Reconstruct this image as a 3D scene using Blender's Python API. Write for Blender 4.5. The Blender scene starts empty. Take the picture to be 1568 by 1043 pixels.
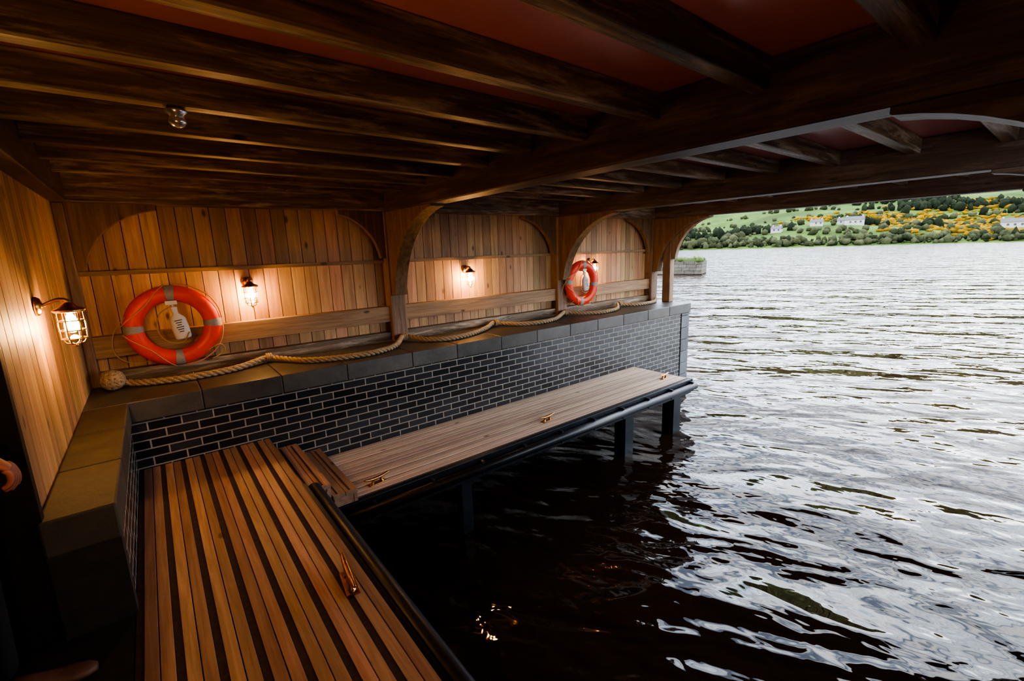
import bpy, bmesh, math, random
from mathutils import Vector, Matrix, noise
random.seed(7)
scene=bpy.context.scene
COL=scene.collection
WATER=-1.15

# ------------------------------------------------------------------ helpers
def new_mat(name):
    m=bpy.data.materials.new(name); m.use_nodes=True
    nt=m.node_tree; nt.nodes.clear()
    out=nt.nodes.new('ShaderNodeOutputMaterial'); b=nt.nodes.new('ShaderNodeBsdfPrincipled')
    nt.links.new(b.outputs[0],out.inputs[0])
    return m,nt,b
def ramp(nt,src,stops):
    r=nt.nodes.new('ShaderNodeValToRGB'); e=r.color_ramp.elements
    while len(e)>1: e.remove(e[-1])
    e[0].position=stops[0][0]; e[0].color=tuple(stops[0][1])+(1,)
    for p,c in stops[1:]:
        x=e.new(p); x.color=tuple(c)+(1,)
    nt.links.new(src,r.inputs[0]); return r.outputs[0]
def mixc(nt,f,a,b,mode='MIX'):
    m=nt.nodes.new('ShaderNodeMix'); m.data_type='RGBA'; m.blend_type=mode
    for s,v in ((m.inputs[0],f),(m.inputs[6],a),(m.inputs[7],b)):
        if hasattr(v,'links') : nt.links.new(v,s)
        elif isinstance(v,(int,float)): s.default_value=v
        else: s.default_value=tuple(v)+(1,)
    return m.outputs[2]
def math_(nt,op,a,b=None,clamp=False):
    m=nt.nodes.new('ShaderNodeMath'); m.operation=op; m.use_clamp=clamp
    for i,v in enumerate((a,b)):
        if v is None: continue
        if hasattr(v,'links'): nt.links.new(v,m.inputs[i])
        else: m.inputs[i].default_value=v
    return m.outputs[0]
def noise_(nt,vec,scale,detail=4,rough=.6,dist=0):
    n=nt.nodes.new('ShaderNodeTexNoise'); n.inputs['Scale'].default_value=scale
    n.inputs['Detail'].default_value=detail; n.inputs['Roughness'].default_value=rough; n.inputs['Distortion'].default_value=dist
    nt.links.new(vec,n.inputs['Vector']); return n.outputs['Fac']
def mapping(nt,vec,scale=(1,1,1),rot=(0,0,0),loc=(0,0,0)):
    m=nt.nodes.new('ShaderNodeMapping'); m.inputs['Scale'].default_value=scale
    m.inputs['Rotation'].default_value=rot; m.inputs['Location'].default_value=loc
    nt.links.new(vec,m.inputs['Vector']); return m.outputs[0]
def bump(nt,b,h,strength,dist):
    n=nt.nodes.new('ShaderNodeBump'); n.inputs['Strength'].default_value=strength; n.inputs['Distance'].default_value=dist
    nt.links.new(h,n.inputs['Height']); nt.links.new(n.outputs[0],b.inputs['Normal'])
def coords(nt): return nt.nodes.new('ShaderNodeTexCoord').outputs['Object']

def wood(name,light,dark,axis,rough=.55,var=.5,knots=True,patch=None,patchamt=.5,bumpd=.002):
    m,nt,b=new_mat(name); co=coords(nt)
    geo=nt.nodes.new('ShaderNodeNewGeometry'); rnd=geo.outputs['Random Per Island']
    add=nt.nodes.new('ShaderNodeVectorMath'); add.operation='ADD'
    cmb=nt.nodes.new('ShaderNodeCombineXYZ'); s=math_(nt,'MULTIPLY',rnd,37.0)
    for i in range(3): nt.links.new(s,cmb.inputs[i])
    nt.links.new(co,add.inputs[0]); nt.links.new(cmb.outputs[0],add.inputs[1])
    v=add.outputs[0]
    sc=[14,14,14]; sc[axis]=.9
    g=noise_(nt,mapping(nt,v,sc),1.6,5,.65,.6)
    sc2=[70,70,70]; sc2[axis]=2.0
    f=noise_(nt,mapping(nt,v,sc2),1.5,2,.5,.1)
    fac=math_(nt,'ADD',math_(nt,'MULTIPLY',g,.75),math_(nt,'MULTIPLY',f,.25))
    c=ramp(nt,fac,[(.32,dark),(.62,light)])
    hs=nt.nodes.new('ShaderNodeHueSaturation')
    nt.links.new(c,hs.inputs['Color'])
    nt.links.new(math_(nt,'ADD',math_(nt,'MULTIPLY',rnd,var),1-var/2),hs.inputs['Value'])
    hv=math_(nt,'FRACT',math_(nt,'MULTIPLY',rnd,7.31))
    nt.links.new(math_(nt,'ADD',math_(nt,'MULTIPLY',hv,.025),.487),hs.inputs['Hue'])
    c=hs.outputs[0]
    if knots:
        vo=nt.nodes.new('ShaderNodeTexVoronoi'); sc3=[5,5,5]; sc3[axis]=2.2
        vo.inputs['Scale'].default_value=1.0
        nt.links.new(mapping(nt,v,sc3),vo.inputs['Vector'])
        k=ramp(nt,vo.outputs['Distance'],[(.05,(1,1,1)),(.11,(0,0,0))])
        c=mixc(nt,math_(nt,'MULTIPLY',k,.8),c,tuple(x*.25 for x in dark))
    if patch:
        p=noise_(nt,mapping(nt,v,[9 if i!=axis else 1.0 for i in range(3)]),1.6,6,.7,.3)
        pm=ramp(nt,p,[(.5,(0,0,0)),(.64,(1,1,1))])
        c=mixc(nt,math_(nt,'MULTIPLY',pm,patchamt),c,patch)
    nt.links.new(c,b.inputs['Base Color']); b.inputs['Roughness'].default_value=rough
    bump(nt,b,fac,.6,bumpd)
    return m
def plain(name,c,rough=.5,metal=0,nz=0,nscale=8,spec=.5,bumpd=0):
    m,nt,b=new_mat(name)
    if nz:
        co=coords(nt); n=noise_(nt,co,nscale,5,.65)
        cc=ramp(nt,n,[(.3,tuple(x*(1-nz) for x in c)),(.7,tuple(min(1,x*(1+nz)) for x in c))])
        nt.links.new(cc,b.inputs['Base Color'])
        if bumpd: bump(nt,b,n,.7,bumpd)
    else: b.inputs['Base Color'].default_value=tuple(c)+(1,)
    b.inputs['Roughness'].default_value=rough; b.inputs['Metallic'].default_value=metal
    b.inputs['Specular IOR Level'].default_value=spec
    return m
def emis(name,c,s):
    m,nt,b=new_mat(name); b.inputs['Base Color'].default_value=tuple(c)+(1,)
    b.inputs['Emission Color'].default_value=tuple(c)+(1,); b.inputs['Emission Strength'].default_value=s
    return m

def box(bm,x0,x1,y0,y1,z0,z1,mi=0):
    vs=[bm.verts.new(p) for p in ((x0,y0,z0),(x1,y0,z0),(x1,y1,z0),(x0,y1,z0),(x0,y0,z1),(x1,y0,z1),(x1,y1,z1),(x0,y1,z1))]
    for f in ((0,3,2,1),(4,5,6,7),(0,1,5,4),(1,2,6,5),(2,3,7,6),(3,0,4,7)):
        q=bm.faces.new([vs[i] for i in f]); q.material_index=mi
    return vs
def tube(bm,pts,r,seg=8,mi=0,closed=False,radii=None,caps=True):
    pts=[Vector(p) for p in pts]; n=len(pts); rings=[]
    prev=None
    for i,p in enumerate(pts):
        if closed: t=pts[(i+1)%n]-pts[i-1]
        else: t=pts[min(i+1,n-1)]-pts[max(i-1,0)]
        t.normalize()
        if prev is None:
            a=Vector((0,0,1)) if abs(t.z)<.9 else Vector((1,0,0)); u=t.cross(a).normalized()
        else:
            u=(prev-t*prev.dot(t)).normalized()
        prev=u; w=t.cross(u); rr=radii[i] if radii else r
        rings.append([bm.verts.new(p+(u*math.cos(2*math.pi*k/seg)+w*math.sin(2*math.pi*k/seg))*rr) for k in range(seg)])
    for i in range(n if closed else n-1):
        a=rings[i];b=rings[(i+1)%n]
        for k in range(seg):
            f=bm.faces.new((a[k],a[(k+1)%seg],b[(k+1)%seg],b[k])); f.material_index=mi; f.smooth=True
    if caps and not closed:
        f=bm.faces.new(rings[0][::-1]); f.material_index=mi
        f=bm.faces.new(rings[-1]); f.material_index=mi
def lathe(bm,prof,M,seg=20,mi=0):
    rings=[]
    for r,z in prof:
        rings.append([bm.verts.new(M@Vector((r*math.cos(2*math.pi*k/seg),r*math.sin(2*math.pi*k/seg),z))) for k in range(seg)])
    for a,b in zip(rings,rings[1:]):
        for k in range(seg):
            f=bm.faces.new((a[k],a[(k+1)%seg],b[(k+1)%seg],b[k])); f.material_index=mi; f.smooth=True
    for rg in (rings[0][::-1],rings[-1]):
        f=bm.faces.new(rg); f.material_index=mi
def prism(bm,poly,axis,a0,a1,mi=0):
    def P(p,z,a): return (a,p,z) if axis==0 else (p,a,z)
    A=[bm.verts.new(P(p,z,a0)) for p,z in poly]; B=[bm.verts.new(P(p,z,a1)) for p,z in poly]
    bm.faces.new(A).material_index=mi; bm.faces.new(B[::-1]).material_index=mi
    n=len(poly)
    for i in range(n): bm.faces.new((A[i],B[i],B[(i+1)%n],A[(i+1)%n])).material_index=mi
def spandrel(cp,cz,sgn,L,H,e=.05,e2=.05,flat=.25,n=16):
    pts=[(cp,cz),(cp+sgn*L,cz)]
    for i in range(n+1):
        th=math.pi/2*(1-i/n)
        ax=L-(L-e2)*math.cos(th); az=-H+(H-e)*math.sin(th)
        k=i/n; lx=L+(e2-L)*k; lz=-e+(-H+e)*k
        pts.append((cp+sgn*(ax*(1-flat)+lx*flat),cz+az*(1-flat)+lz*flat))
    pts.append((cp,cz-H)); return pts
def finish(bm,name,mats,bevel=0,parent=None,smooth=False,loc=None):
    bmesh.ops.recalc_face_normals(bm,faces=bm.faces[:])
    me=bpy.data.meshes.new(name); bm.to_mesh(me); bm.free()
    for m in mats: me.materials.append(m)
    if smooth:
        for p in me.polygons: p.use_smooth=True
    o=bpy.data.objects.new(name,me); COL.objects.link(o)
    if bevel:
        md=o.modifiers.new('bevel','BEVEL'); md.width=bevel; md.segments=2; md.limit_method='ANGLE'; md.angle_limit=math.radians(50)
    if parent: o.parent=parent
    if loc: o.location=loc
    return o
def empty(name,loc=(0,0,0)):
    e=bpy.data.objects.new(name,None); COL.objects.link(e); e.location=loc; e.empty_display_size=.1; return e
def catmull(P,step=.02,closed=False):
    P=[Vector(p) for p in P]; out=[]
    n=len(P)
    for i in range(n if closed else n-1):
        if closed: p0,p1,p2,p3=P[i-1],P[i],P[(i+1)%n],P[(i+2)%n]
        else: p0,p1,p2,p3=P[max(i-1,0)],P[i],P[i+1],P[min(i+2,n-1)]
        k=max(2,int((p2-p1).length/step))
        for j in range(k):
            t=j/k
            out.append(.5*((2*p1)+(p2-p0)*t+(2*p0-5*p1+4*p2-p3)*t*t+(3*p1-p0-3*p2+p3)*t**3))
    if not closed: out.append(P[-1])
    return out

# ------------------------------------------------------------------ materials
M_boardZ=wood('larch_boards_vertical',(.48,.30,.155),(.28,.158,.072),2,.55,.55)
M_railX=wood('larch_rail_horizontal',(.38,.25,.13),(.19,.11,.055),0,.6,.2)
M_oakX=wood('oak_joist',(.22,.155,.095),(.04,.026,.018),0,.48,.4,True,(.54,.46,.35),.65,.003)
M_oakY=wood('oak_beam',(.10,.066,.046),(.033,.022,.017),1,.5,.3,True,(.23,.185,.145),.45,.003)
M_oakZ=wood('oak_post',(.27,.18,.105),(.11,.062,.036),2,.6,.3,True,(.38,.31,.22),.35,.003)
M_brace=wood('oak_brace',(.25,.13,.064),(.11,.052,.025),2,.6,.3,True,(.32,.235,.155),.3,.003)
M_deckY=wood('deck_boards_upper',(.46,.30,.195),(.28,.162,.097),1,.55,.45)
M_deckX=wood('deck_boards_lower',(.74,.59,.46),(.52,.39,.28),0,.45,.3)
M_strip=plain('non_slip_strip',(.06,.042,.033),.85,0,.3,40)
M_strip2=plain('walkway_groove_strip',(.14,.10,.075),.85,0,.3,40)
M_dark=plain('dark_void_shade',(.008,.008,.009),.8)  # near-black colour stands in for shade behind gaps and inside the doorway
M_steel=plain('painted_steel_blue_black',(.016,.021,.028),.4,.3,.4,12)
M_rubber=plain('fender_rubber',(.015,.018,.023),.4,0,.3,20)
M_brass=plain('polished_brass',(.55,.33,.12),.28,1,.2,30)
M_bronze=plain('cast_bronze',(.50,.27,.11),.3,1,.35,40)
M_ceil=plain('red_ceiling_gloss_paint',(.66,.27,.28),.24,0,.08,1.5,1.0)
M_orange=plain('lifebuoy_orange',(.80,.06,.018),.42,0,.08,6)
M_band=plain('reflective_band',(.30,.28,.25),.5,0,.15,60)
M_white=plain('white_plastic',(.62,.60,.55),.45)
M_print=plain('printed_label_ink',(.07,.06,.06),.6)
M_line=plain('grab_line',(.65,.30,.18),.8)
M_twine=plain('ochre_throw_line',(.42,.27,.10),.9)
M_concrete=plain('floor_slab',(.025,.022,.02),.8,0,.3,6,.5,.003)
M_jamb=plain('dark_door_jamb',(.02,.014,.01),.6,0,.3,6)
M_pier=plain('dark_gritstone_pier',(.035,.028,.02),.8,0,.4,14,.5,.004)
M_skin=plain('skin',(.38,.15,.10),.5,0,.08,30)
M_cloth=plain('dark_cloth',(.007,.007,.009),.9,0,.3,20)
M_shoe=plain('tan_leather_shoe',(.12,.055,.035),.55,0,.2,20)
M_hair=plain('dark_hair',(.02,.012,.008),.6)
M_eye=plain('eye_dark',(.02,.02,.02),.2)

def make_rope():
    m,nt,b=new_mat('manila_rope'); n=noise_(nt,mapping(nt,coords(nt),(60,60,60)),2,3)
    nt.links.new(ramp(nt,n,[(.3,(.20,.14,.08)),(.7,(.50,.38,.24))]),b.inputs['Base Color']); b.inputs['Roughness'].default_value=.85
    bump(nt,b,n,.8,.003); return m
M_rope=make_rope()
def make_brick():
    m,nt,b=new_mat('blue_black_brick'); co=coords(nt)
    sp=nt.nodes.new('ShaderNodeSeparateXYZ'); nt.links.new(co,sp.inputs[0])
    cb=nt.nodes.new('ShaderNodeCombineXYZ'); nt.links.new(math_(nt,'ADD',sp.outputs[0],sp.outputs[1]),cb.inputs[0]); nt.links.new(math_(nt,'ADD',sp.outputs[2],3.0-.01),cb.inputs[1])
    br=nt.nodes.new('ShaderNodeTexBrick'); nt.links.new(cb.outputs[0],br.inputs['Vector'])
    br.inputs['Scale'].default_value=1; br.inputs['Brick Width'].default_value=.225; br.inputs['Row Height'].default_value=.075
    br.inputs['Mortar Size'].default_value=.006; br.inputs['Mortar Smooth'].default_value=.15; br.inputs['Bias'].default_value=-.1
    br.inputs['Color1'].default_value=(.011,.012,.015,1); br.inputs['Color2'].default_value=(.055,.058,.066,1); br.inputs['Mortar'].default_value=(.44,.40,.34,1)
    n=noise_(nt,co,22,5); c=mixc(nt,math_(nt,'MULTIPLY',n,.5),br.outputs['Color'],(.03,.031,.034))
    nt.links.new(c,b.inputs['Base Color'])
    inv=math_(nt,'SUBTRACT',1.0,br.outputs['Fac'])
    rr=math_(nt,'ADD',math_(nt,'MULTIPLY',br.outputs['Fac'],.5),.13); nt.links.new(math_(nt,'ADD',rr,math_(nt,'MULTIPLY',n,.2)),b.inputs['Roughness'])
    h=math_(nt,'ADD',inv,math_(nt,'MULTIPLY',n,.35)); bump(nt,b,h,.9,.005); return m
M_brick=make_brick()
def make_stone(name,a,c2,rough=.55):
    m,nt,b=new_mat(name); co=coords(nt); geo=nt.nodes.new('ShaderNodeNewGeometry')
    n=noise_(nt,co,3.5,7,.7,.3); n2=noise_(nt,co,60,3)
    c=ramp(nt,math_(nt,'ADD',math_(nt,'MULTIPLY',n,.8),math_(nt,'MULTIPLY',n2,.2)),[(.3,a),(.7,c2)])
    hs=nt.nodes.new('ShaderNodeHueSaturation'); nt.links.new(c,hs.inputs['Color'])
    nt.links.new(math_(nt,'ADD',math_(nt,'MULTIPLY',geo.outputs['Random Per Island'],.5),.75),hs.inputs['Value'])
    nt.links.new(hs.outputs[0],b.inputs['Base Color']); b.inputs['Roughness'].default_value=rough; bump(nt,b,n2,.5,.002); return m
M_cop=make_stone('slate_coping',(.045,.043,.04),(.11,.102,.09),.42)
M_sand=make_stone('sandstone_coping',(.042,.036,.029),(.10,.082,.06),.65)
M_quoin=make_stone('quoin_stone',(.05,.055,.064),(.12,.13,.145),.45)

def make_glass():
    m=bpy.data.materials.new('lantern_glass'); m.use_nodes=True; nt=m.node_tree; nt.nodes.clear()
    out=nt.nodes.new('ShaderNodeOutputMaterial'); t=nt.nodes.new('ShaderNodeBsdfTransparent'); g=nt.nodes.new('ShaderNodeBsdfGlossy')
    g.inputs['Roughness'].default_value=.05; t.inputs[0].default_value=(1,.95,.85,1)
    mx=nt.nodes.new('ShaderNodeMixShader'); mx.inputs[0].default_value=.08
    nt.links.new(t.outputs[0],mx.inputs[1]); nt.links.new(g.outputs[0],mx.inputs[2]); nt.links.new(mx.outputs[0],out.inputs[0]); return m
M_glass=make_glass()
M_bulb=emis('warm_bulb',(1,.60,.26),150)

def make_water():
    m,nt,b=new_mat('loch_water'); co=coords(nt)
    b.inputs['Base Color'].default_value=(.024,.012,.006,1); b.inputs['Roughness'].default_value=.03; b.inputs['IOR'].default_value=1.36
    def rs(ang,sc): return mapping(nt,mapping(nt,co,(1,1,1),(0,0,math.radians(-ang))),sc)
    a=noise_(nt,rs(38,(1.0,.48,1)),1.5,2,.5,.4)
    c=noise_(nt,rs(20,(1.0,.6,1)),5,2,.5,.3)
    d=noise_(nt,rs(28,(1.0,.28,1)),.6,1,.5,.2)
    h=math_(nt,'ADD',math_(nt,'ADD',math_(nt,'MULTIPLY',a,.19),math_(nt,'MULTIPLY',c,.024)),math_(nt,'MULTIPLY',d,.34))
    bump(nt,b,h,1,1); return m
M_water=make_water()

# ------------------------------------------------------------------ camera
yaw,pit,ro,fpx=.6691,.1967,-.0324,693.35
f=Vector((math.sin(yaw)*math.cos(pit),math.cos(yaw)*math.cos(pit),-math.sin(pit)))
r=Vector((math.cos(yaw),-math.sin(yaw),0)); u=r.cross(f)
r2=r*math.cos(ro)+u*math.sin(ro); u2=-r*math.sin(ro)+u*math.cos(ro)
cam=bpy.data.cameras.new('camera'); camo=bpy.data.objects.new('camera',cam); COL.objects.link(camo)
camo.matrix_world=Matrix(((r2.x,u2.x,-f.x,0),(r2.y,u2.y,-f.y,0),(r2.z,u2.z,-f.z,1.65),(0,0,0,1)))
cam.sensor_width=36; cam.lens=fpx/1568*36; cam.clip_end=3000; cam.clip_start=.05
scene.camera=camo

# ------------------------------------------------------------------ world
w=bpy.data.worlds.new('overcast_sky'); scene.world=w; w.use_nodes=True; nt=w.node_tree; nt.nodes.clear()
wo=nt.nodes.new('ShaderNodeOutputWorld'); bg=nt.nodes.new('ShaderNodeBackground'); nt.links.new(bg.outputs[0],wo.inputs[0])
tc=nt.nodes.new('ShaderNodeTexCoord').outputs['Generated']
cl=noise_(nt,mapping(nt,tc,(1,1,3.0)),3.2,6,.6,.4)
nt.links.new(ramp(nt,cl,[(.36,(.23,.29,.39)),(.48,(.60,.68,.79)),(.60,(1,1,1))]),bg.inputs[0]); bg.inputs[1].default_value=5.2

# ------------------------------------------------------------------ water
bm=bmesh.new()
box(bm,-2.5,900,-600,600,WATER-.4,WATER); finish(bm,'loch_water',[M_water])

# ------------------------------------------------------------------ walls
Y_IN=5.40; XW=-.52; XE=7.9; YR=-.62
bm=bmesh.new(); x=XW
while x<7.8:
    wd=.135; x1=min(x+wd,7.8)
    box(bm,x+.0025,x1-.0025,Y_IN+random.uniform(0,.002),Y_IN+.03,.56,2.16,0); x=x1
box(bm,XW,7.8,Y_IN+.03,Y_IN+.10,.56,2.4,1)
box(bm,XW,7.75,5.345,Y_IN,1.545,1.585,2)
box(bm,XW,7.75,5.29,Y_IN,.83,1.02,2)
box(bm,XW,7.75,5.30,Y_IN,.58,.70,3)
finish(bm,'wall_back',[M_boardZ,M_dark,M_railX,M_oakX],.002)
bm=bmesh.new(); y=2.68
while y<5.39:
    y1=min(y+.125,5.4); box(bm,XW-.03,XW-random.uniform(0,.002),y+.0025,y1-.0025,0 if y<2.72 else .5,2.16,0); y=y1
box(bm,XW-.1,XW-.03,2.66,5.4,0,2.4,1)
box(bm,XW-.12,XW+.02,2.63,2.68,0,2.16,2)
y=-.6
while y<1.2:
    y1=min(y+.125,1.2); box(bm,XW-.03,XW,y+.0025,y1-.0025,0,2.16,0); y=y1
box(bm,XW-.1,XW-.03,-.6,1.2,0,2.4,1)
box(bm,XW-.12,XW+.02,1.18,1.24,0,2.16,2)
finish(bm,'wall_left',[M_boardZ,M_dark,M_jamb],.002)
bm=bmesh.new(); x=XW
while x<2.3:
    x1=min(x+.135,2.3); box(bm,x+.0025,x1-.0025,YR-.1,YR-.07,0,2.16,0); x=x1
box(bm,XW,2.3,YR-.17,YR-.10,WATER-.2,2.4,1)
finish(bm,'wall_right_daylight_block',[M_boardZ,M_dark],.002)  # unseen wall, added along the first bay only to grade the daylight
bm=bmesh.new(); box(bm,2.3,XE-.2,YR-.12,YR+.12,WATER-.3,.42,0); box(bm,2.3,XE-.2,YR-.12,YR+.16,.42,.58,1)
finish(bm,'wall_brick_right',[M_brick,M_cop])
bm=bmesh.new()
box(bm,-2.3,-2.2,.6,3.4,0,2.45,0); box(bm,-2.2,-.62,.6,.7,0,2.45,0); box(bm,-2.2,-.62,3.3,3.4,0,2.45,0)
finish(bm,'wall_vestibule_sky_block',[M_dark])  # closing walls added so no sky light enters through the doorway
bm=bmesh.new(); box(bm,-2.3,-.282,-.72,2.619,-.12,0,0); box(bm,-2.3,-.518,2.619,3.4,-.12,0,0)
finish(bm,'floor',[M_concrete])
bm=bmesh.new(); box(bm,-.28,7.62,4.56,4.95,WATER-.3,.41,0); finish(bm,'wall_brick_back',[M_brick])
bm=bmesh.new(); box(bm,-.515,-.28,2.70,4.9,-.1,.41,0); box(bm,-.515,-.30,-.6,4.9,WATER-.3,-.13,0); box(bm,-.515,-.268,2.62,2.70,-.1,.41,1); finish(bm,'wall_brick_left',[M_brick,M_pier])
bm=bmesh.new(); z=WATER-.3; i=0
while z<.40:
    z1=min(z+.225,.41); box(bm,7.62,XE-.02,4.545,5.4,z+.003,z1-.003,0); z=z1
finish(bm,'stone_quoin_pier',[M_quoin],.006)
bm=bmesh.new(); x=-.53
for L in [.75,.62,.60,.72,.58,.66,.61,.64,.6,.62,.66,.64,.7]:
    x1=min(x+L,XE); box(bm,x+.002,x1-.002,4.515,5.40,.41,.58,0); x=x1
    if x>=XE: break
finish(bm,'coping_back',[M_cop],.008)
bm=bmesh.new(); y=2.61
for L in [.62,.64,.65]:
    y1=min(y+L,4.512); box(bm,-.518,-.26,y+.002,y1-.002,.41,.58,0); y=y1
finish(bm,'coping_left',[M_sand],.01)

# ------------------------------------------------------------------ ceiling, joists, frames
bm=bmesh.new(); box(bm,-2.3,8.05,-.85,5.65,2.45,2.52,0); finish(bm,'ceiling',[M_ceil])
bm=bmesh.new(); box(bm,XW-.1,XE,5.2,5.55,2.15,2.448,0); finish(bm,'wall_plate_back',[M_oakX],.01)
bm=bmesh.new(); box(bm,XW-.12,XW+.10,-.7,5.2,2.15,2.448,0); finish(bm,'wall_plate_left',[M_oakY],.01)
bm=bmesh.new(); box(bm,XW-.1,XE,-.8,-.5,2.15,2.448,0); finish(bm,'wall_plate_right',[M_oakX],.01)
JY=[-.07,.47,1.02,1.58,2.10,2.64,3.17,3.70,4.22,4.74]
bm=bmesh.new()
for y in JY:
    for a,b_ in ((XW+.10,2.28),(2.48,5.12),(5.32,7.65)):
        dz=random.uniform(-.008,.008); dy=random.uniform(-.008,.008)
        box(bm,a-.01,b_+.01,y-.043+dy,y+.043+dy,2.32+dz,2.449,0)
finish(bm,'ceiling_joists',[M_oakX],.008)
def frame(x0,x1,idx):
    e=empty('timber_frame')
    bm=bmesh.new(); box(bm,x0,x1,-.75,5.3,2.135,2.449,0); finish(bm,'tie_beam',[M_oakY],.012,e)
    bm=bmesh.new(); box(bm,x0,x1,5.24,5.40,.58,2.15,0); finish(bm,'post_back',[M_oakZ],.012,e)
    bm=bmesh.new(); box(bm,x0,x1,-.72,-.5,WATER-.2,2.14,0); finish(bm,'post_front',[M_oakZ],.012,e)
    bm=bmesh.new(); prism(bm,spandrel(5.245,2.14,-1,1.10,.98,.03,.10,.15),0,x0+.02,x1-.02); finish(bm,'brace_back',[M_brace],.006,e)
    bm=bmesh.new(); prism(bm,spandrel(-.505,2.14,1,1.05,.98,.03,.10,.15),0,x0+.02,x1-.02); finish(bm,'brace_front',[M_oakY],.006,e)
    return e
F=[frame(2.28,2.48,0),frame(5.12,5.32,1),frame(7.65,7.85,2)]
e=empty('timber_corner_post'); bm=bmesh.new(); box(bm,XW,-.45,5.26,5.40,.58,2.15,0); finish(bm,'post',[M_oakZ],.01,e)
bm=bmesh.new(); box(bm,7.74,7.88,4.90,5.06,.58,2.14,0); prism(bm,spandrel(4.905,2.14,-1,.75,.75,.03,.08,.15),0,7.76,7.86)
finish(bm,'timber_outer_post',[M_oakZ],.01)
for k,(c,s,L,H) in enumerate([(-.45,1,.60,.55),(2.28,-1,.52,.55),(2.48,1,.50,.55),(5.12,-1,.65,.6),(5.32,1,.6,.6),(7.65,-1,.7,.65)]):
    bm=bmesh.new(); prism(bm,spandrel(c,2.152,s,L,H,.05,.06,.2),1,5.27,5.345); finish(bm,'wall_brace',[M_brace],.005)

# ------------------------------------------------------------------ decks
bm=bmesh.new(); n=7; X0,X1=-.278,.672; p=(X1-X0)/n
for i in range(n):
    a=X0+i*p; s=.032
    box(bm,a+.001,a+s-.001,-.5,4.55,-.035,-.003,1)
    m_=(p-s-.004)/2
    box(bm,a+s,a+s+m_,-.5,4.55,-.035,0,0); box(bm,a+s+m_+.004,a+p-.0005,-.5,4.55,-.035,0,0)
box(bm,X0,X1,-.5,4.55,-.06,-.037,2)
for y in (0,.9,1.8,2.7,3.6,4.4): box(bm,X0,X1,y,y+.08,-.2,-.06,2)
box(bm,.672,.70,-.5,3.42,-.24,-.005,3)
tube(bm,[(.75,-.5,-.07),(.75,3.42,-.07)],.05,16,4)
finish(bm,'upper_deck',[M_deckY,M_strip,M_dark,M_steel,M_rubber],.0015)
ZW=-.345; YF=3.56; XD=6.2
bm=bmesh.new(); n=7; Y0,Y1=YF,4.552; p=(Y1-Y0)/n
for i in range(n):
    a=Y0+i*p; s=.016
    box(bm,.70,XD,a+.001,a+s-.001,ZW-.035,ZW-.003,1); m_=(p-s-.004)/2
    box(bm,.70,XD,a+s,a+s+m_,ZW-.035,ZW,0); box(bm,.70,XD,a+s+m_+.004,a+p-.0005,ZW-.035,ZW,0)
box(bm,.70,XD,Y0,Y1,ZW-.06,ZW-.037,2)
finish(bm,'lower_walkway',[M_deckX,M_strip2,M_dark],.0015)
e=empty('walkway_steel_support')
bm=bmesh.new(); box(bm,.72,XD+.02,3.50,3.558,ZW-.22,ZW-.005,0); box(bm,XD+.0,XD+.05,3.50,4.54,ZW-.2,ZW-.005,0)
for x in [1.4,2.2,3.2,4.0,4.9,5.6]: box(bm,x,x+.08,3.56,4.55,ZW-.18,ZW-.062,0)
finish(bm,'edge_channel',[M_steel],.004,e)
bm=bmesh.new(); tube(bm,[(.82,3.45,ZW-.10),(XD+.03,3.45,ZW-.10)],.05,16,0)
for x in [1.2+.55*k for k in range(10)]: box(bm,x,x+.03,3.44,3.51,ZW-.17,ZW-.03,0)
finish(bm,'fender_pipe',[M_rubber],0,e)
def column(x,y,s):
    bm=bmesh.new()
    t=s*.16
    box(bm,x,x+s,y,y+t,WATER-.35,ZW-.19,0); box(bm,x,x+s,y+s-t,y+s,WATER-.35,ZW-.19,0); box(bm,x+s/2-t/2,x+s/2+t/2,y+t,y+s-t,WATER-.35,ZW-.19,0)
    box(bm,x-.03,x+s+.03,y-.02,y+s+.02,ZW-.20,ZW-.18,0)
    finish(bm,'pile',[M_steel],.004,e)
column(5.85,3.56,.19); column(4.70,3.56,.18); column(2.12,3.56,.12)
bm=bmesh.new()
for (a,b_,zt,z0) in ((.70,.895,-.115,-.23),(.90,1.10,-.23,-.34)):
    for k in range(2):
        q=a+k*(b_-a)/2; box(bm,q+.002,q+(b_-a)/2-.003,3.50,4.54,zt-.035,zt,0)
        box(bm,q+.03,q+.045,3.52,4.5,zt,zt+.002,1)
    box(bm,b_-.035,b_-.005,3.505,4.54,z0,zt-.036,0)
    box(bm,a+.01,b_-.036,3.51,3.54,ZW+.002,zt-.036,0)
box(bm,.71,.89,3.512,3.54,ZW+.002,-.23,0)
finish(bm,'deck_steps',[M_deckY,M_strip],.003)

# ------------------------------------------------------------------ cleats
def cleat(loc,ang,s=1.0):
    bm=bmesh.new()
    M=Matrix.Rotation(ang,4,'Z')
    P=lambda *v:(M@Vector(v))*s
    prof=[(-.13,.075),(-.11,.068),(-.07,.060),(-.03,.056),(0,.056),(.03,.056),(.07,.060),(.11,.068),(.13,.075)]
    tube(bm,[P(a,0,z) for a,z in prof],.01,12,0,radii=[s*q for q in (.006,.010,.013,.015,.016,.015,.013,.010,.006)])
    for q in (-.038,.038):
        tube(bm,[P(q*1.35,0,.004),P(q*1.2,0,.02),P(q,0,.045),P(q*.9,0,.058)],.012,12,0,radii=[s*.02,s*.013,s*.011,s*.013])
    vs=box(bm,-.085*s,.085*s,-.028*s,.028*s,.0005,.010*s)
    for v in vs: v.co=M@v.co
    for q in(-.068,.068):
        lathe(bm,[(.008*s,.009*s),(.007*s,.014*s),(.003*s,.016*s)],M@Matrix.Translation((q*s,0,0)),10)
    finish(bm,'mooring_cleat',[M_bronze],.0015,loc=loc)
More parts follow.
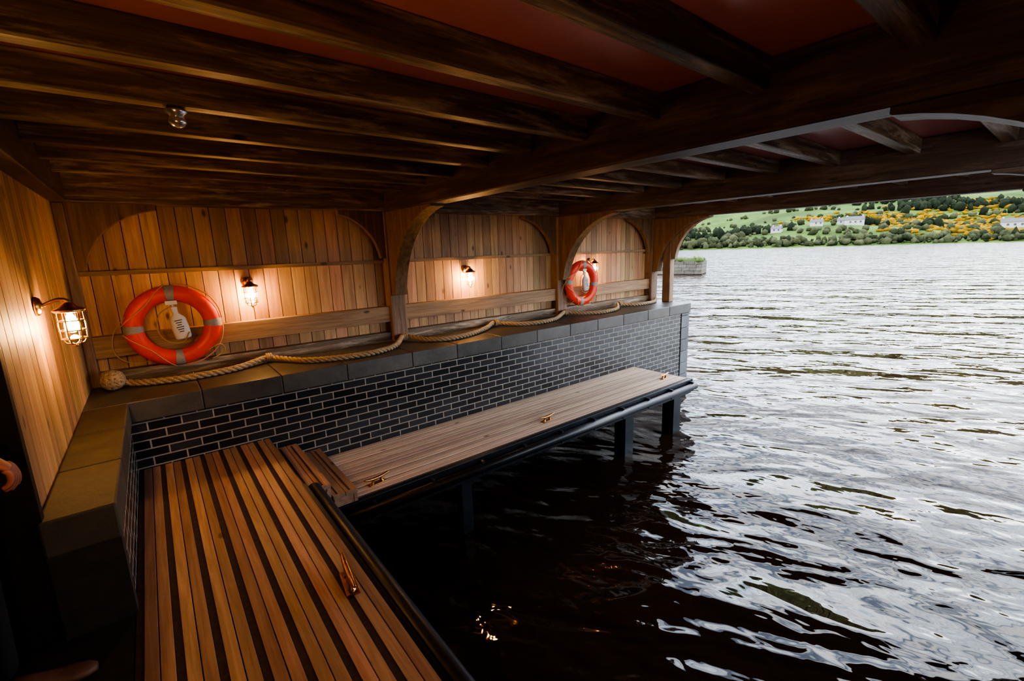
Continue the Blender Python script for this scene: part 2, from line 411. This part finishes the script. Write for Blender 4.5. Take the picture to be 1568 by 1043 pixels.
cleat((.58,2.14,0),math.radians(83),1.15)
cleat((1.33,3.68,ZW),math.radians(8),.95); cleat((3.45,3.74,ZW),math.radians(5),.95); cleat((5.95,3.80,ZW),math.radians(5),.95)

# ------------------------------------------------------------------ rope on coping
def rope(path,r=.024,pitch=.11):
    pts=catmull(path,.012); bm=bmesh.new(); L=0; strands=[[],[],[]]
    for i,p in enumerate(pts):
        t=(pts[min(i+1,len(pts)-1)]-pts[max(i-1,0)]).normalized()
        if i: L+=(p-pts[i-1]).length
        u=t.cross(Vector((0,0,1)));
        if u.length<1e-3: u=Vector((1,0,0))
        u.normalize(); w_=t.cross(u)
        for k in range(3):
            a=2*math.pi*(L/pitch+k/3); strands[k].append(p+(u*math.cos(a)+w_*math.sin(a))*r*.5)
    for s in strands: tube(bm,s,r*.50,7,0)
    return bm
zr=.612
path=[(-.36,5.10,zr+.06),(-.26,5.10,zr+.01),(-.1,5.02,zr),(.2,4.96,zr),(.55,5.03,zr),(.84,5.20,zr+.02),(.92,5.17,zr+.01),(1.15,4.86,zr),(1.45,4.72,zr),(1.8,4.70,zr),(2.12,4.86,zr),(2.36,5.17,zr+.03),(2.44,5.16,zr+.02),
 (2.60,4.9,zr),(2.85,4.78,zr),(3.2,4.85,zr),(3.55,5.05,zr),(3.80,5.22,zr+.02),(3.88,5.18,zr+.01),(4.05,4.98,zr),(4.35,4.85,zr),(4.75,4.92,zr),(5.18,5.17,zr+.03),(5.28,5.16,zr+.02),(5.5,4.97,zr),(5.85,4.85,zr),(6.25,4.95,zr),(6.60,5.22,zr+.02),(6.7,5.18,zr),(6.9,5.02,zr),(7.2,4.98,zr),(7.5,5.05,zr),(7.70,5.17,zr+.03)]
bm=rope(path,.032,.17)
kc=Vector((-.36,5.08,zr+.055))
for ax in range(3):
    for off in (-.034,0,.034):
        pts=[]
        for i in range(20):
            a=2*math.pi*i/20; R=math.sqrt(max(.072**2-off**2,0)); v=[0,0,0]; v[ax]=off; v[(ax+1)%3]=R*math.cos(a); v[(ax+2)%3]=R*math.sin(a); pts.append(kc+Vector(v))
        tube(bm,pts,.019,7,0,closed=True)
for px,py in ((.87,5.20),(2.39,5.18),(3.83,5.20),(5.22,5.18),(6.64,5.20)):
    for o in (-.02,0,.02):
        tube(bm,[(px+o,py+.038*math.cos(a*math.pi/6),zr+.022+.038*math.sin(a*math.pi/6)) for a in range(12)],.011,6,0,closed=True)
finish(bm,'mooring_rope',[M_rope])

# ------------------------------------------------------------------ lanterns
def lantern(loc,normal,energy=12):
    e=empty('wall_lantern',loc); nrm=Vector(normal); e.scale=(1.3,1.3,1.3)
    d=.085
    bm=bmesh.new()
    B=Matrix.Translation(-nrm*(d+.018)+Vector((0,0,.095))) @ nrm.to_track_quat('Z','Y').to_matrix().to_4x4()
    lathe(bm,[(.042,.0),(.042,.008),(.034,.018),(.016,.024)],B,20)
    arm=catmull([-nrm*(d-.0)+Vector((0,0,.095)),-nrm*.07+Vector((0,0,.10)),-nrm*.03+Vector((0,0,.118)),Vector((0,0,.112)),Vector((0,0,.09))],.01)
    tube(bm,arm,.009,10)
    T=Matrix.Identity(4)
    lathe(bm,[(.012,.105),(.022,.098),(.030,.085),(.055,.074),(.058,.066),(.052,.060)],T,24)
    R=.044
    for k in range(6):
        a=2*math.pi*k/6+.2
        c,s=math.cos(a),math.sin(a)
        tube(bm,[(R*c,R*s,.062),(R*1.05*c,R*1.05*s,.0),(R*c,R*s,-.055),(R*.7*c,R*.7*s,-.080),(0,0,-.088)],.0032,6)
    for z,rr in ((.022,R*1.05),(-.022,R*1.05),(-.06,R*.98)):
        tube(bm,[(rr*math.cos(2*math.pi*i/24),rr*math.sin(2*math.pi*i/24),z) for i in range(24)],.003,6,closed=True)
    lathe(bm,[(.006,-.086),(.008,-.092),(.003,-.10)],T,10)
    o=finish(bm,'brass_cage',[M_brass],0,e)
    bm=bmesh.new(); lathe(bm,[(.036,.06),(.036,-.045),(.030,-.062),(.012,-.073)],T,24); finish(bm,'glass_jar',[M_glass],0,e,True)
    bm=bmesh.new(); lathe(bm,[(.008,.055),(.012,.035),(.024,.012),(.027,-.005),(.021,-.024),(.005,-.033)],T,16); finish(bm,'bulb',[M_bulb],0,e,True)
    l=bpy.data.lights.new('lantern_light','POINT'); l.energy=energy; l.color=(1,.58,.26); l.shadow_soft_size=.045
    lo=bpy.data.objects.new('lantern_light',l); COL.objects.link(lo); lo.parent=e; lo.location=(0,0,0)
lantern((.80,5.262,1.29),(0,-1,0),46); lantern((3.47,5.262,1.29),(0,-1,0),46); lantern((6.02,5.262,1.30),(0,-1,0),24)
lantern((-.385,3.68,1.30),(1,0,0),32)
lantern((-.385,.9,1.45),(1,0,0),32)

# ------------------------------------------------------------------ life rings
def lifering(loc,tilt,device=True):
    e=empty('life_ring',loc); R,r_=.298,.073
    def ring(bm,a0,a1,n,rs,mi,closed):
        m=16; rings=[]
        for i in range(n if closed else n+1):
            a=a0+(a1-a0)*i/n; c,s=math.cos(a),math.sin(a); rg=[]
            for k in range(m):
                b_=2*math.pi*k/m; rr=R+rs*math.cos(b_); rg.append(bm.verts.new((rr*c,rs*.78*math.sin(b_),rr*s)))
            rings.append(rg)
        for i in range(len(rings) if closed else len(rings)-1):
            A=rings[i];B=rings[(i+1)%len(rings)]
            for k in range(m):
                f_=bm.faces.new((A[k],A[(k+1)%m],B[(k+1)%m],B[k])); f_.material_index=mi; f_.smooth=True
    bm=bmesh.new(); ring(bm,0,2*math.pi,72,r_,0,True)
    for q in range(4):
        a=tilt+q*math.pi/2; ring(bm,a-.11,a+.11,6,r_+.003,1,False)
    finish(bm,'ring_body',[M_orange,M_band],0,e)
    bm=bmesh.new()
    for q in range(4):
        a0=tilt+q*math.pi/2+.1; a1=a0+math.pi/2-.2; pts=[]
        for i in range(13):
            t=i/12; a=a0+(a1-a0)*t; rr=R+r_+.006+.018*math.sin(math.pi*t)
            if q==0 or q==1: rr=R+r_+.008-.10*math.sin(math.pi*t)
            yy=-.02-(.06*math.sin(math.pi*t) if q in(0,1) else 0)
            pts.append((rr*math.cos(a),yy,rr*math.sin(a)))
        tube(bm,pts,.006,7)
    finish(bm,'grab_line',[M_line],0,e)
    if device:
        bm=bmesh.new()
        prof=[(.022,.165),(.028,.155),(.024,.135),(.022,.10),(.05,.07),(.062,.05),(.068,-.03),(.064,-.12),(.056,-.135),(.02,-.14)]
        M=Matrix.Rotation(math.radians(-8),4,'Y')@Matrix.Diagonal((1,.55,1,1))
        lathe(bm,prof,Matrix.Translation((.035,-.05,.015))@M,24,0)
        for k in range(6):
            wv=.03-.006*(k%3); z=.035-k*.021
            vs=box(bm,-wv,wv,-.0395,-.037,z,z+.008,1)
            for v in vs: v.co=Matrix.Translation((.035,-.05,.015))@Matrix.Rotation(math.radians(-8),4,'Y')@v.co
        box(bm,-.045,.045,-.075,.02,.20,.235,0); tube(bm,[(0,-.03,.20),(.01,-.05,.18),(.01,-.05,.15)],.012,8)
        finish(bm,'throw_line_holder',[M_white,M_print],.002,e)
        bm=bmesh.new()
        tube(bm,catmull([(0,-.07,.19),(-.10,-.09,.12),(-.13,-.09,-.02),(-.07,-.09,-.13),(.04,-.09,-.15),(.10,-.09,-.06)],.02),.005,6)
        tube(bm,catmull([(-.34,-.04,.12),(-.43,-.02,.0),(-.46,.0,-.16),(-.40,.0,-.27),(-.28,-.0,-.31),(-.22,-.03,-.28)],.02),.004,6)
        tube(bm,catmull([(.20,-.05,-.27),(.33,-.03,-.22),(.36,-.0,-.30),(.25,.0,-.36)],.02),.005,6)
        finish(bm,'throw_line',[M_twine],0,e)
    return e
lifering((.135,5.225,1.062),math.radians(90),True)
lifering((5.60,5.175,1.08),math.radians(84),True)

# ------------------------------------------------------------------ ceiling fittings
bm=bmesh.new(); lathe(bm,[(.055,0),(.058,-.012),(.05,-.026),(.02,-.03)],Matrix.Translation((.24,2.38,2.45)),24); finish(bm,'smoke_detector',[M_white])
bm=bmesh.new(); T=Matrix.Translation((.21,2.64,2.315)); lathe(bm,[(.04,0),(.045,-.012),(.03,-.02),(.028,-.035)],T,20); lathe(bm,[(.02,-.03),(.034,-.04),(.036,-.055),(.022,-.07),(.005,-.075)],T,20)
finish(bm,'ceiling_sensor',[plain('sensor_chrome',(.6,.6,.6),.25,.6)])

# ------------------------------------------------------------------ person in the doorway
def skin(name,joints,edges,mat,parent,lvl=2,root=0):
    me=bpy.data.meshes.new(name); me.from_pydata([j[0] for j in joints],edges,[]); me.materials.append(mat)
    o=bpy.data.objects.new(name,me); COL.objects.link(o); o.parent=parent
    md=o.modifiers.new('skin','SKIN'); md.use_smooth_shade=True
    for i,j in enumerate(joints):
        sv=me.skin_vertices[0].data[i]; rr=j[1]; sv.radius=(rr,rr) if not isinstance(rr,tuple) else rr; sv.use_root=(i==root)
    s=o.modifiers.new('sub','SUBSURF'); s.levels=lvl; s.render_levels=lvl
    return o
pe=empty('person')
bx,by=-.66,2.22
J=[((bx,by,.95),(.16,.12)),((bx,by,1.12),(.15,.11)),((bx+.01,by,1.30),(.18,.12)),((bx+.01,by,1.42),(.13,.09)),((bx+.01,by,1.52),.055),
 ((bx+.01,by+.18,1.41),.07),((bx-.04,by+.23,1.14),.052),((bx+.02,by+.24,.92),.04),
 ((bx+.01,by-.18,1.41),.07),((bx-.05,by-.21,1.15),.052),((-.485,2.045,1.085),.038),
 ((bx+.01,by+.09,.86),.095),((bx+.02,by+.10,.48),.062),((bx+.02,by+.11,.12),.048),
 ((bx+.01,by-.09,.86),.095),((bx+.02,by-.10,.48),.062),((bx,by-.10,.12),.048)]
E=[(0,1),(1,2),(2,3),(3,4),(3,5),(5,6),(6,7),(3,8),(8,9),(9,10),(0,11),(11,12),(12,13),(0,14),(14,15),(15,16)]
skin('clothed_body',J,E,M_cloth,pe)
def shoe(x,y):
    bm=bmesh.new()
    secs=[(-.06,.03,.07),(-.04,.042,.09),(.0,.045,.105),(.05,.043,.085),(.10,.048,.065),(.15,.05,.052),(.19,.042,.042),(.215,.02,.03)]
    rings=[]
    for cx,wd,ht in secs:
        rings.append([bm.verts.new((x+cx,y+wd*math.cos(a),max(.002,ht*.5+ht*.5*math.sin(a)))) for a in [2*math.pi*k/14 for k in range(14)]])
    for a,b_ in zip(rings,rings[1:]):
        for k in range(14): bm.faces.new((a[k],a[(k+1)%14],b_[(k+1)%14],b_[k])).smooth=True
    bm.faces.new(rings[0][::-1]); bm.faces.new(rings[-1]); finish(bm,'shoe',[M_shoe],0,pe)
shoe(bx+.05,by+.12); shoe(bx,by-.10)
LW=Vector((bx+.02,by+.24,.92))
def LP(a,b_,c): return (LW.x+b_,LW.y+c,LW.z-a)
skin('left_palm',[(LP(0,0,0),(.022,.018)),(LP(.04,.0,0),(.018,.034)),(LP(.085,.005,0),(.014,.036))],[(0,1),(1,2)],M_skin,pe)
for nm,off,l in (('left_index',.028,.072),('left_middle',.009,.08),('left_ring_finger',-.010,.074),('left_little',-.027,.058)):
    skin(nm,[(LP(.075,off,0),.010),(LP(.075+l*.45,off,-.008),.0095),(LP(.075+l*.8,off,-.025),.0085),(LP(.075+l,off,-.042),.007)],[(0,1),(1,2),(2,3)],M_skin,pe)
skin('left_thumb',[(LP(.025,.02,0),.012),(LP(.055,.044,-.01),.0115),(LP(.09,.05,-.02),.009)],[(0,1),(1,2)],M_skin,pe)
bm=bmesh.new(); bmesh.ops.create_uvsphere(bm,u_segments=28,v_segments=20,radius=.1)
for v in bm.verts:
    x_,y_,z_=v.co
    v.co.z=z_*1.22; v.co.y=y_*(.78+.06*(z_>0)) ; 
    if z_<-.02: v.co.y*=1-.25*min(1,(-z_-.02)/.08); v.co.x=x_*(.92)
    if x_>.06 and abs(y_)<.02 and -.035<z_<.02: v.co.x+=.022
    if x_>.05 and .01<abs(y_)<.045 and .0<z_<.03: v.co.x-=.008
    v.co+=Vector((bx+.03,by,1.64))
finish(bm,'head',[M_skin],0,pe,True)
bm=bmesh.new()
for s in(-1,1):
    bmesh.ops.create_uvsphere(bm,u_segments=10,v_segments=8,radius=.011,matrix=Matrix.Translation((bx+.112,by+s*.03,1.655)))
finish(bm,'eyes',[M_eye],0,pe,True)
bm=bmesh.new()
for s in(-1,1):
    bmesh.ops.create_uvsphere(bm,u_segments=10,v_segments=8,radius=.03,matrix=Matrix.Translation((bx+.02,by+s*.08,1.64))@Matrix.Diagonal((.6,.3,1.1,1)))
bmesh.ops.create_uvsphere(bm,u_segments=10,v_segments=8,radius=.02,matrix=Matrix.Translation((bx+.115,by,1.59))@Matrix.Diagonal((.4,1.1,.3,1)))
finish(bm,'ears_and_mouth',[M_skin],0,pe,True)
bm=bmesh.new(); bmesh.ops.create_uvsphere(bm,u_segments=24,v_segments=16,radius=.106)
bmesh.ops.delete(bm,geom=[v for v in bm.verts if v.co.z<.035 and v.co.x>-.02 or v.co.z<-.05],context='VERTS')
for v in bm.verts: v.co=Vector((v.co.x*1.02,v.co.y*.86,v.co.z*1.24))+Vector((bx+.025,by,1.642))
finish(bm,'hair',[M_hair],0,pe,True)
W=Vector((-.485,2.045,1.085)); hd=Vector((.62,.12,-.77)).normalized(); sd=Vector((-.05,1,.12)); sd=(sd-hd*sd.dot(hd)).normalized(); pn=hd.cross(sd)
def HP(a,b_,c): return tuple(W+hd*a+sd*b_+pn*c)
joints=[(HP(0,0,0),(.026,.02)),(HP(.035,0,0),(.034,.017)),(HP(.075,0,0),(.040,.015)),(HP(.088,0,0),(.036,.012))]
skin('palm',joints,[(0,1),(1,2),(2,3)],M_skin,pe)
sgn=-1
for nm,off,l,cu in (('index',.028,.074,.30),('middle',.009,.082,.40),('ring_finger',-.010,.076,.48),('little',-.027,.060,.55)):
    p=[HP(.07,off,0)]; a,c,ang=.09,0,.15; p.append(HP(a,off,0))
    for fr in (.42,.32,.26):
        ang+=cu; a+=l*fr*math.cos(ang); c+=sgn*l*fr*math.sin(ang); p.append(HP(a,off*1.05,c))
    skin(nm,[(q,rr) for q,rr in zip(p,(.010,.010,.0095,.0085,.007))],[(i,i+1) for i in range(4)],M_skin,pe)
skin('thumb',[(HP(.025,.022,0),.013),(HP(.045,.044,-.012),.0125),(HP(.072,.055,-.022),.011),(HP(.095,.055,-.030),.0085)],[(0,1),(1,2),(2,3)],M_skin,pe)

# ------------------------------------------------------------------ far shore
n_=Vector((.9659,.2588,0)); t_=Vector((-.2588,.9659,0)); D0=250
def hgt(wv,d):
    b_=.125*d+max(0,d-250)*-.05
    b_*=(1-.12*math.tanh((wv-60)/50))
    b_+=noise.noise(Vector((wv*.012,d*.012,3)))*7*min(1,d/60)+noise.noise(Vector((wv*.05,d*.05,8)))*1.5*min(1,d/20)
    return WATER-.15+max(0,b_)+ (0.3 if d>2 else 0)
def SP(wv,d,z=None):
    p_=n_*(D0+d)+t_*wv; return Vector((p_.x,p_.y,hgt(wv,d) if z is None else z))
bm=bmesh.new(); g=[]
for i in range(141):
    wv=-280+i*4.2; g.append([bm.verts.new(SP(wv,-4+j*6.5)) for j in range(80)])
for i in range(140):
    for j in range(79): bm.faces.new((g[i][j],g[i+1][j],g[i+1][j+1],g[i][j+1])).smooth=True
m,nt,b=new_mat('hillside_grass'); co=coords(nt)
n1=noise_(nt,mapping(nt,co,(.02,.02,.02)),1.4,3); n2=noise_(nt,mapping(nt,co,(.25,.25,.25)),1,4)
c=ramp(nt,n1,[(.35,(.034,.060,.014)),(.5,(.056,.100,.020)),(.62,(.078,.120,.028))])
c=mixc(nt,ramp(nt,n2,[(.48,(0,0,0)),(.70,(.7,.7,.7))]),c,(.045,.05,.02))
nt.links.new(c,b.inputs['Base Color']); b.inputs['Roughness'].default_value=1; b.inputs['Specular IOR Level'].default_value=.1
finish(bm,'far_hillside',[m])
def foliage(name,a,c2):
    m,nt,b=new_mat(name); geo=nt.nodes.new('ShaderNodeNewGeometry'); co=coords(nt)
    n1=noise_(nt,mapping(nt,co,(1,1,1)),1.4,5,.7)
    f_=math_(nt,'ADD',math_(nt,'MULTIPLY',geo.outputs['Random Per Island'],.5),math_(nt,'MULTIPLY',n1,.5))
    nt.links.new(ramp(nt,f_,[(.15,a),(.75,c2)]),b.inputs['Base Color']); b.inputs['Roughness'].default_value=1; b.inputs['Specular IOR Level'].default_value=.1; bump(nt,b,n1,1,1.2); return m
M_tree=foliage('tree_foliage',(.014,.023,.011),(.10,.108,.055)); M_gorse=foliage('gorse_flower',(.09,.066,.008),(.38,.215,.014)); M_darktree=foliage('dark_tree_foliage',(.008,.013,.008),(.032,.042,.022))
def blob(bm,c,sx,sz,mi=0,sub=2):
    res=bmesh.ops.create_icosphere(bm,subdivisions=sub,radius=1)
    o=Vector((random.random()*50,random.random()*50,0))
    for v in res['verts']:
        k=1+.5*noise.noise(v.co*1.7+o)+.4*noise.noise(v.co*4+o)
        v.co=Vector((v.co.x*sx*k,v.co.y*sx*k,v.co.z*sz*k))+c
    for v in res['verts']:
        for f_ in v.link_faces: f_.material_index=mi; f_.smooth=True
houses=[(0,58,8,4.5),(17,60,6,4),(-59,55,10,4.5),(34,42,5,3.5),(5,62,5,3.5)]
def clear(wv,d): return all(abs(wv-h[0])>h[2]*.75 or not(-14<d-h[1]<8) for h in houses)
bm=bmesh.new()
for i in range(1100):
    wv=random.uniform(-170,170); d=random.uniform(0,14); s=random.uniform(.5,1.8)*(1.3 if wv>45 else 1)
    blob(bm,SP(wv,d)+Vector((0,0,s*random.uniform(.4,1.5))),s*random.uniform(.7,1.1),s*random.uniform(.7,1.3),0,1 if i%3 else 2)
for i in range(520):
    wv=random.uniform(-170,170); d=random.choice([28,38,60,90,120,165])+random.uniform(-4,4)+wv*.08
    if not clear(wv,d): continue
    s=random.uniform(.7,2.2); blob(bm,SP(wv,d)+Vector((0,0,s*.6)),s,s,0,1)
finish(bm,'shoreline_trees',[M_tree])
bm=bmesh.new()
for cw,cd,nn,sp in ((52,50,90,11),(-45,150,110,26),(-90,120,60,25),(-20,215,60,26),(95,60,60,22),(-30,70,14,6),(-3,80,14,9),(-40,175,60,12)):
    for i in range(nn):
        wv=cw+random.gauss(0,sp*.6); d=cd+random.gauss(0,sp*.3); s=random.uniform(1.1,2.8)
        if clear(wv,d): blob(bm,SP(wv,max(3,d))+Vector((0,0,s*.8)),s*.8,s*1.3,0,1)
finish(bm,'hillside_trees',[M_darktree])
bm=bmesh.new()
for cw,cd,nn,sp in ((-38,95,460,26),(-60,60,260,22),(-15,120,160,20),(-50,22,80,18),(20,115,40,15),(-20,25,20,12),(-60,150,240,30)):
    for i in range(nn):
        wv=cw+random.gauss(0,sp*.6); d=cd+random.gauss(0,sp*.35); s=random.uniform(.5,1.6)
        if clear(wv,d): blob(bm,SP(wv,max(3,d))+Vector((0,0,s*.3)),s*1.4,s*.75,0,1)
finish(bm,'gorse_bushes',[M_gorse])
M_hw=plain('whitewashed_wall',(.30,.29,.27),.8); M_roof=plain('slate_roof',(.06,.06,.065),.7); M_win=plain('window_glass_dark',(.02,.02,.025),.2)
for (wv,d,L,Wd) in houses:
    base=SP(wv,d); bm=bmesh.new()
    hh=2.5 if L>6 else 2.1; rh=1.8 if L>6 else 1.4
    box(bm,-Wd/2,Wd/2,-L/2,L/2,-2,hh,0)
    A=[(-Wd/2-.3,hh-.05),(0,hh+rh),(Wd/2+.3,hh-.05)]
    prism(bm,A,1,-L/2-.2,L/2+.2,1)
    for k in range(int(L//2.2)):
        yy=-L/2+1.1+k*2.2; box(bm,-Wd/2-.05,-Wd/2,yy-.4,yy+.4,.9,1.8,2)
    for yy in(-L/2+.6,L/2-.6): box(bm,-.35,.35,yy-.35,yy+.35,hh+rh-.6,hh+rh+.6,0)
    o=finish(bm,'cottage',[M_hw,M_roof,M_win]); o.location=base; o.rotation_euler=(0,0,math.radians(15+random.uniform(-10,10)))
bm=bmesh.new(); z=WATER-.3
for row in range(5):
    y=0
    while y<7:
        L=random.uniform(.5,1.0); box(bm,random.uniform(-.04,.04),2.8,y+.01,min(y+L,7)-.01,z+.01,z+.30,0); y+=L
    z+=.31
box(bm,.1,2.7,.1,6.9,z-.02,z+.10,1)
for i in range(90): blob(bm,Vector((random.uniform(.0,2.6),random.uniform(.1,6.8),z+.12)),random.uniform(.15,.4),random.uniform(.1,.3),1,1)
o=finish(bm,'stone_jetty',[make_stone('jetty_stone',(.05,.043,.033),(.13,.115,.09),.8),plain('jetty_grass',(.06,.09,.02),.95,0,.3,4)]); o.location=(41,22.6,0); o.rotation_euler=(0,0,math.radians(20))

scene.view_settings.view_transform='AgX'
try: scene.view_settings.look='AgX - High Contrast'
except Exception: pass
scene.view_settings.exposure=0.7
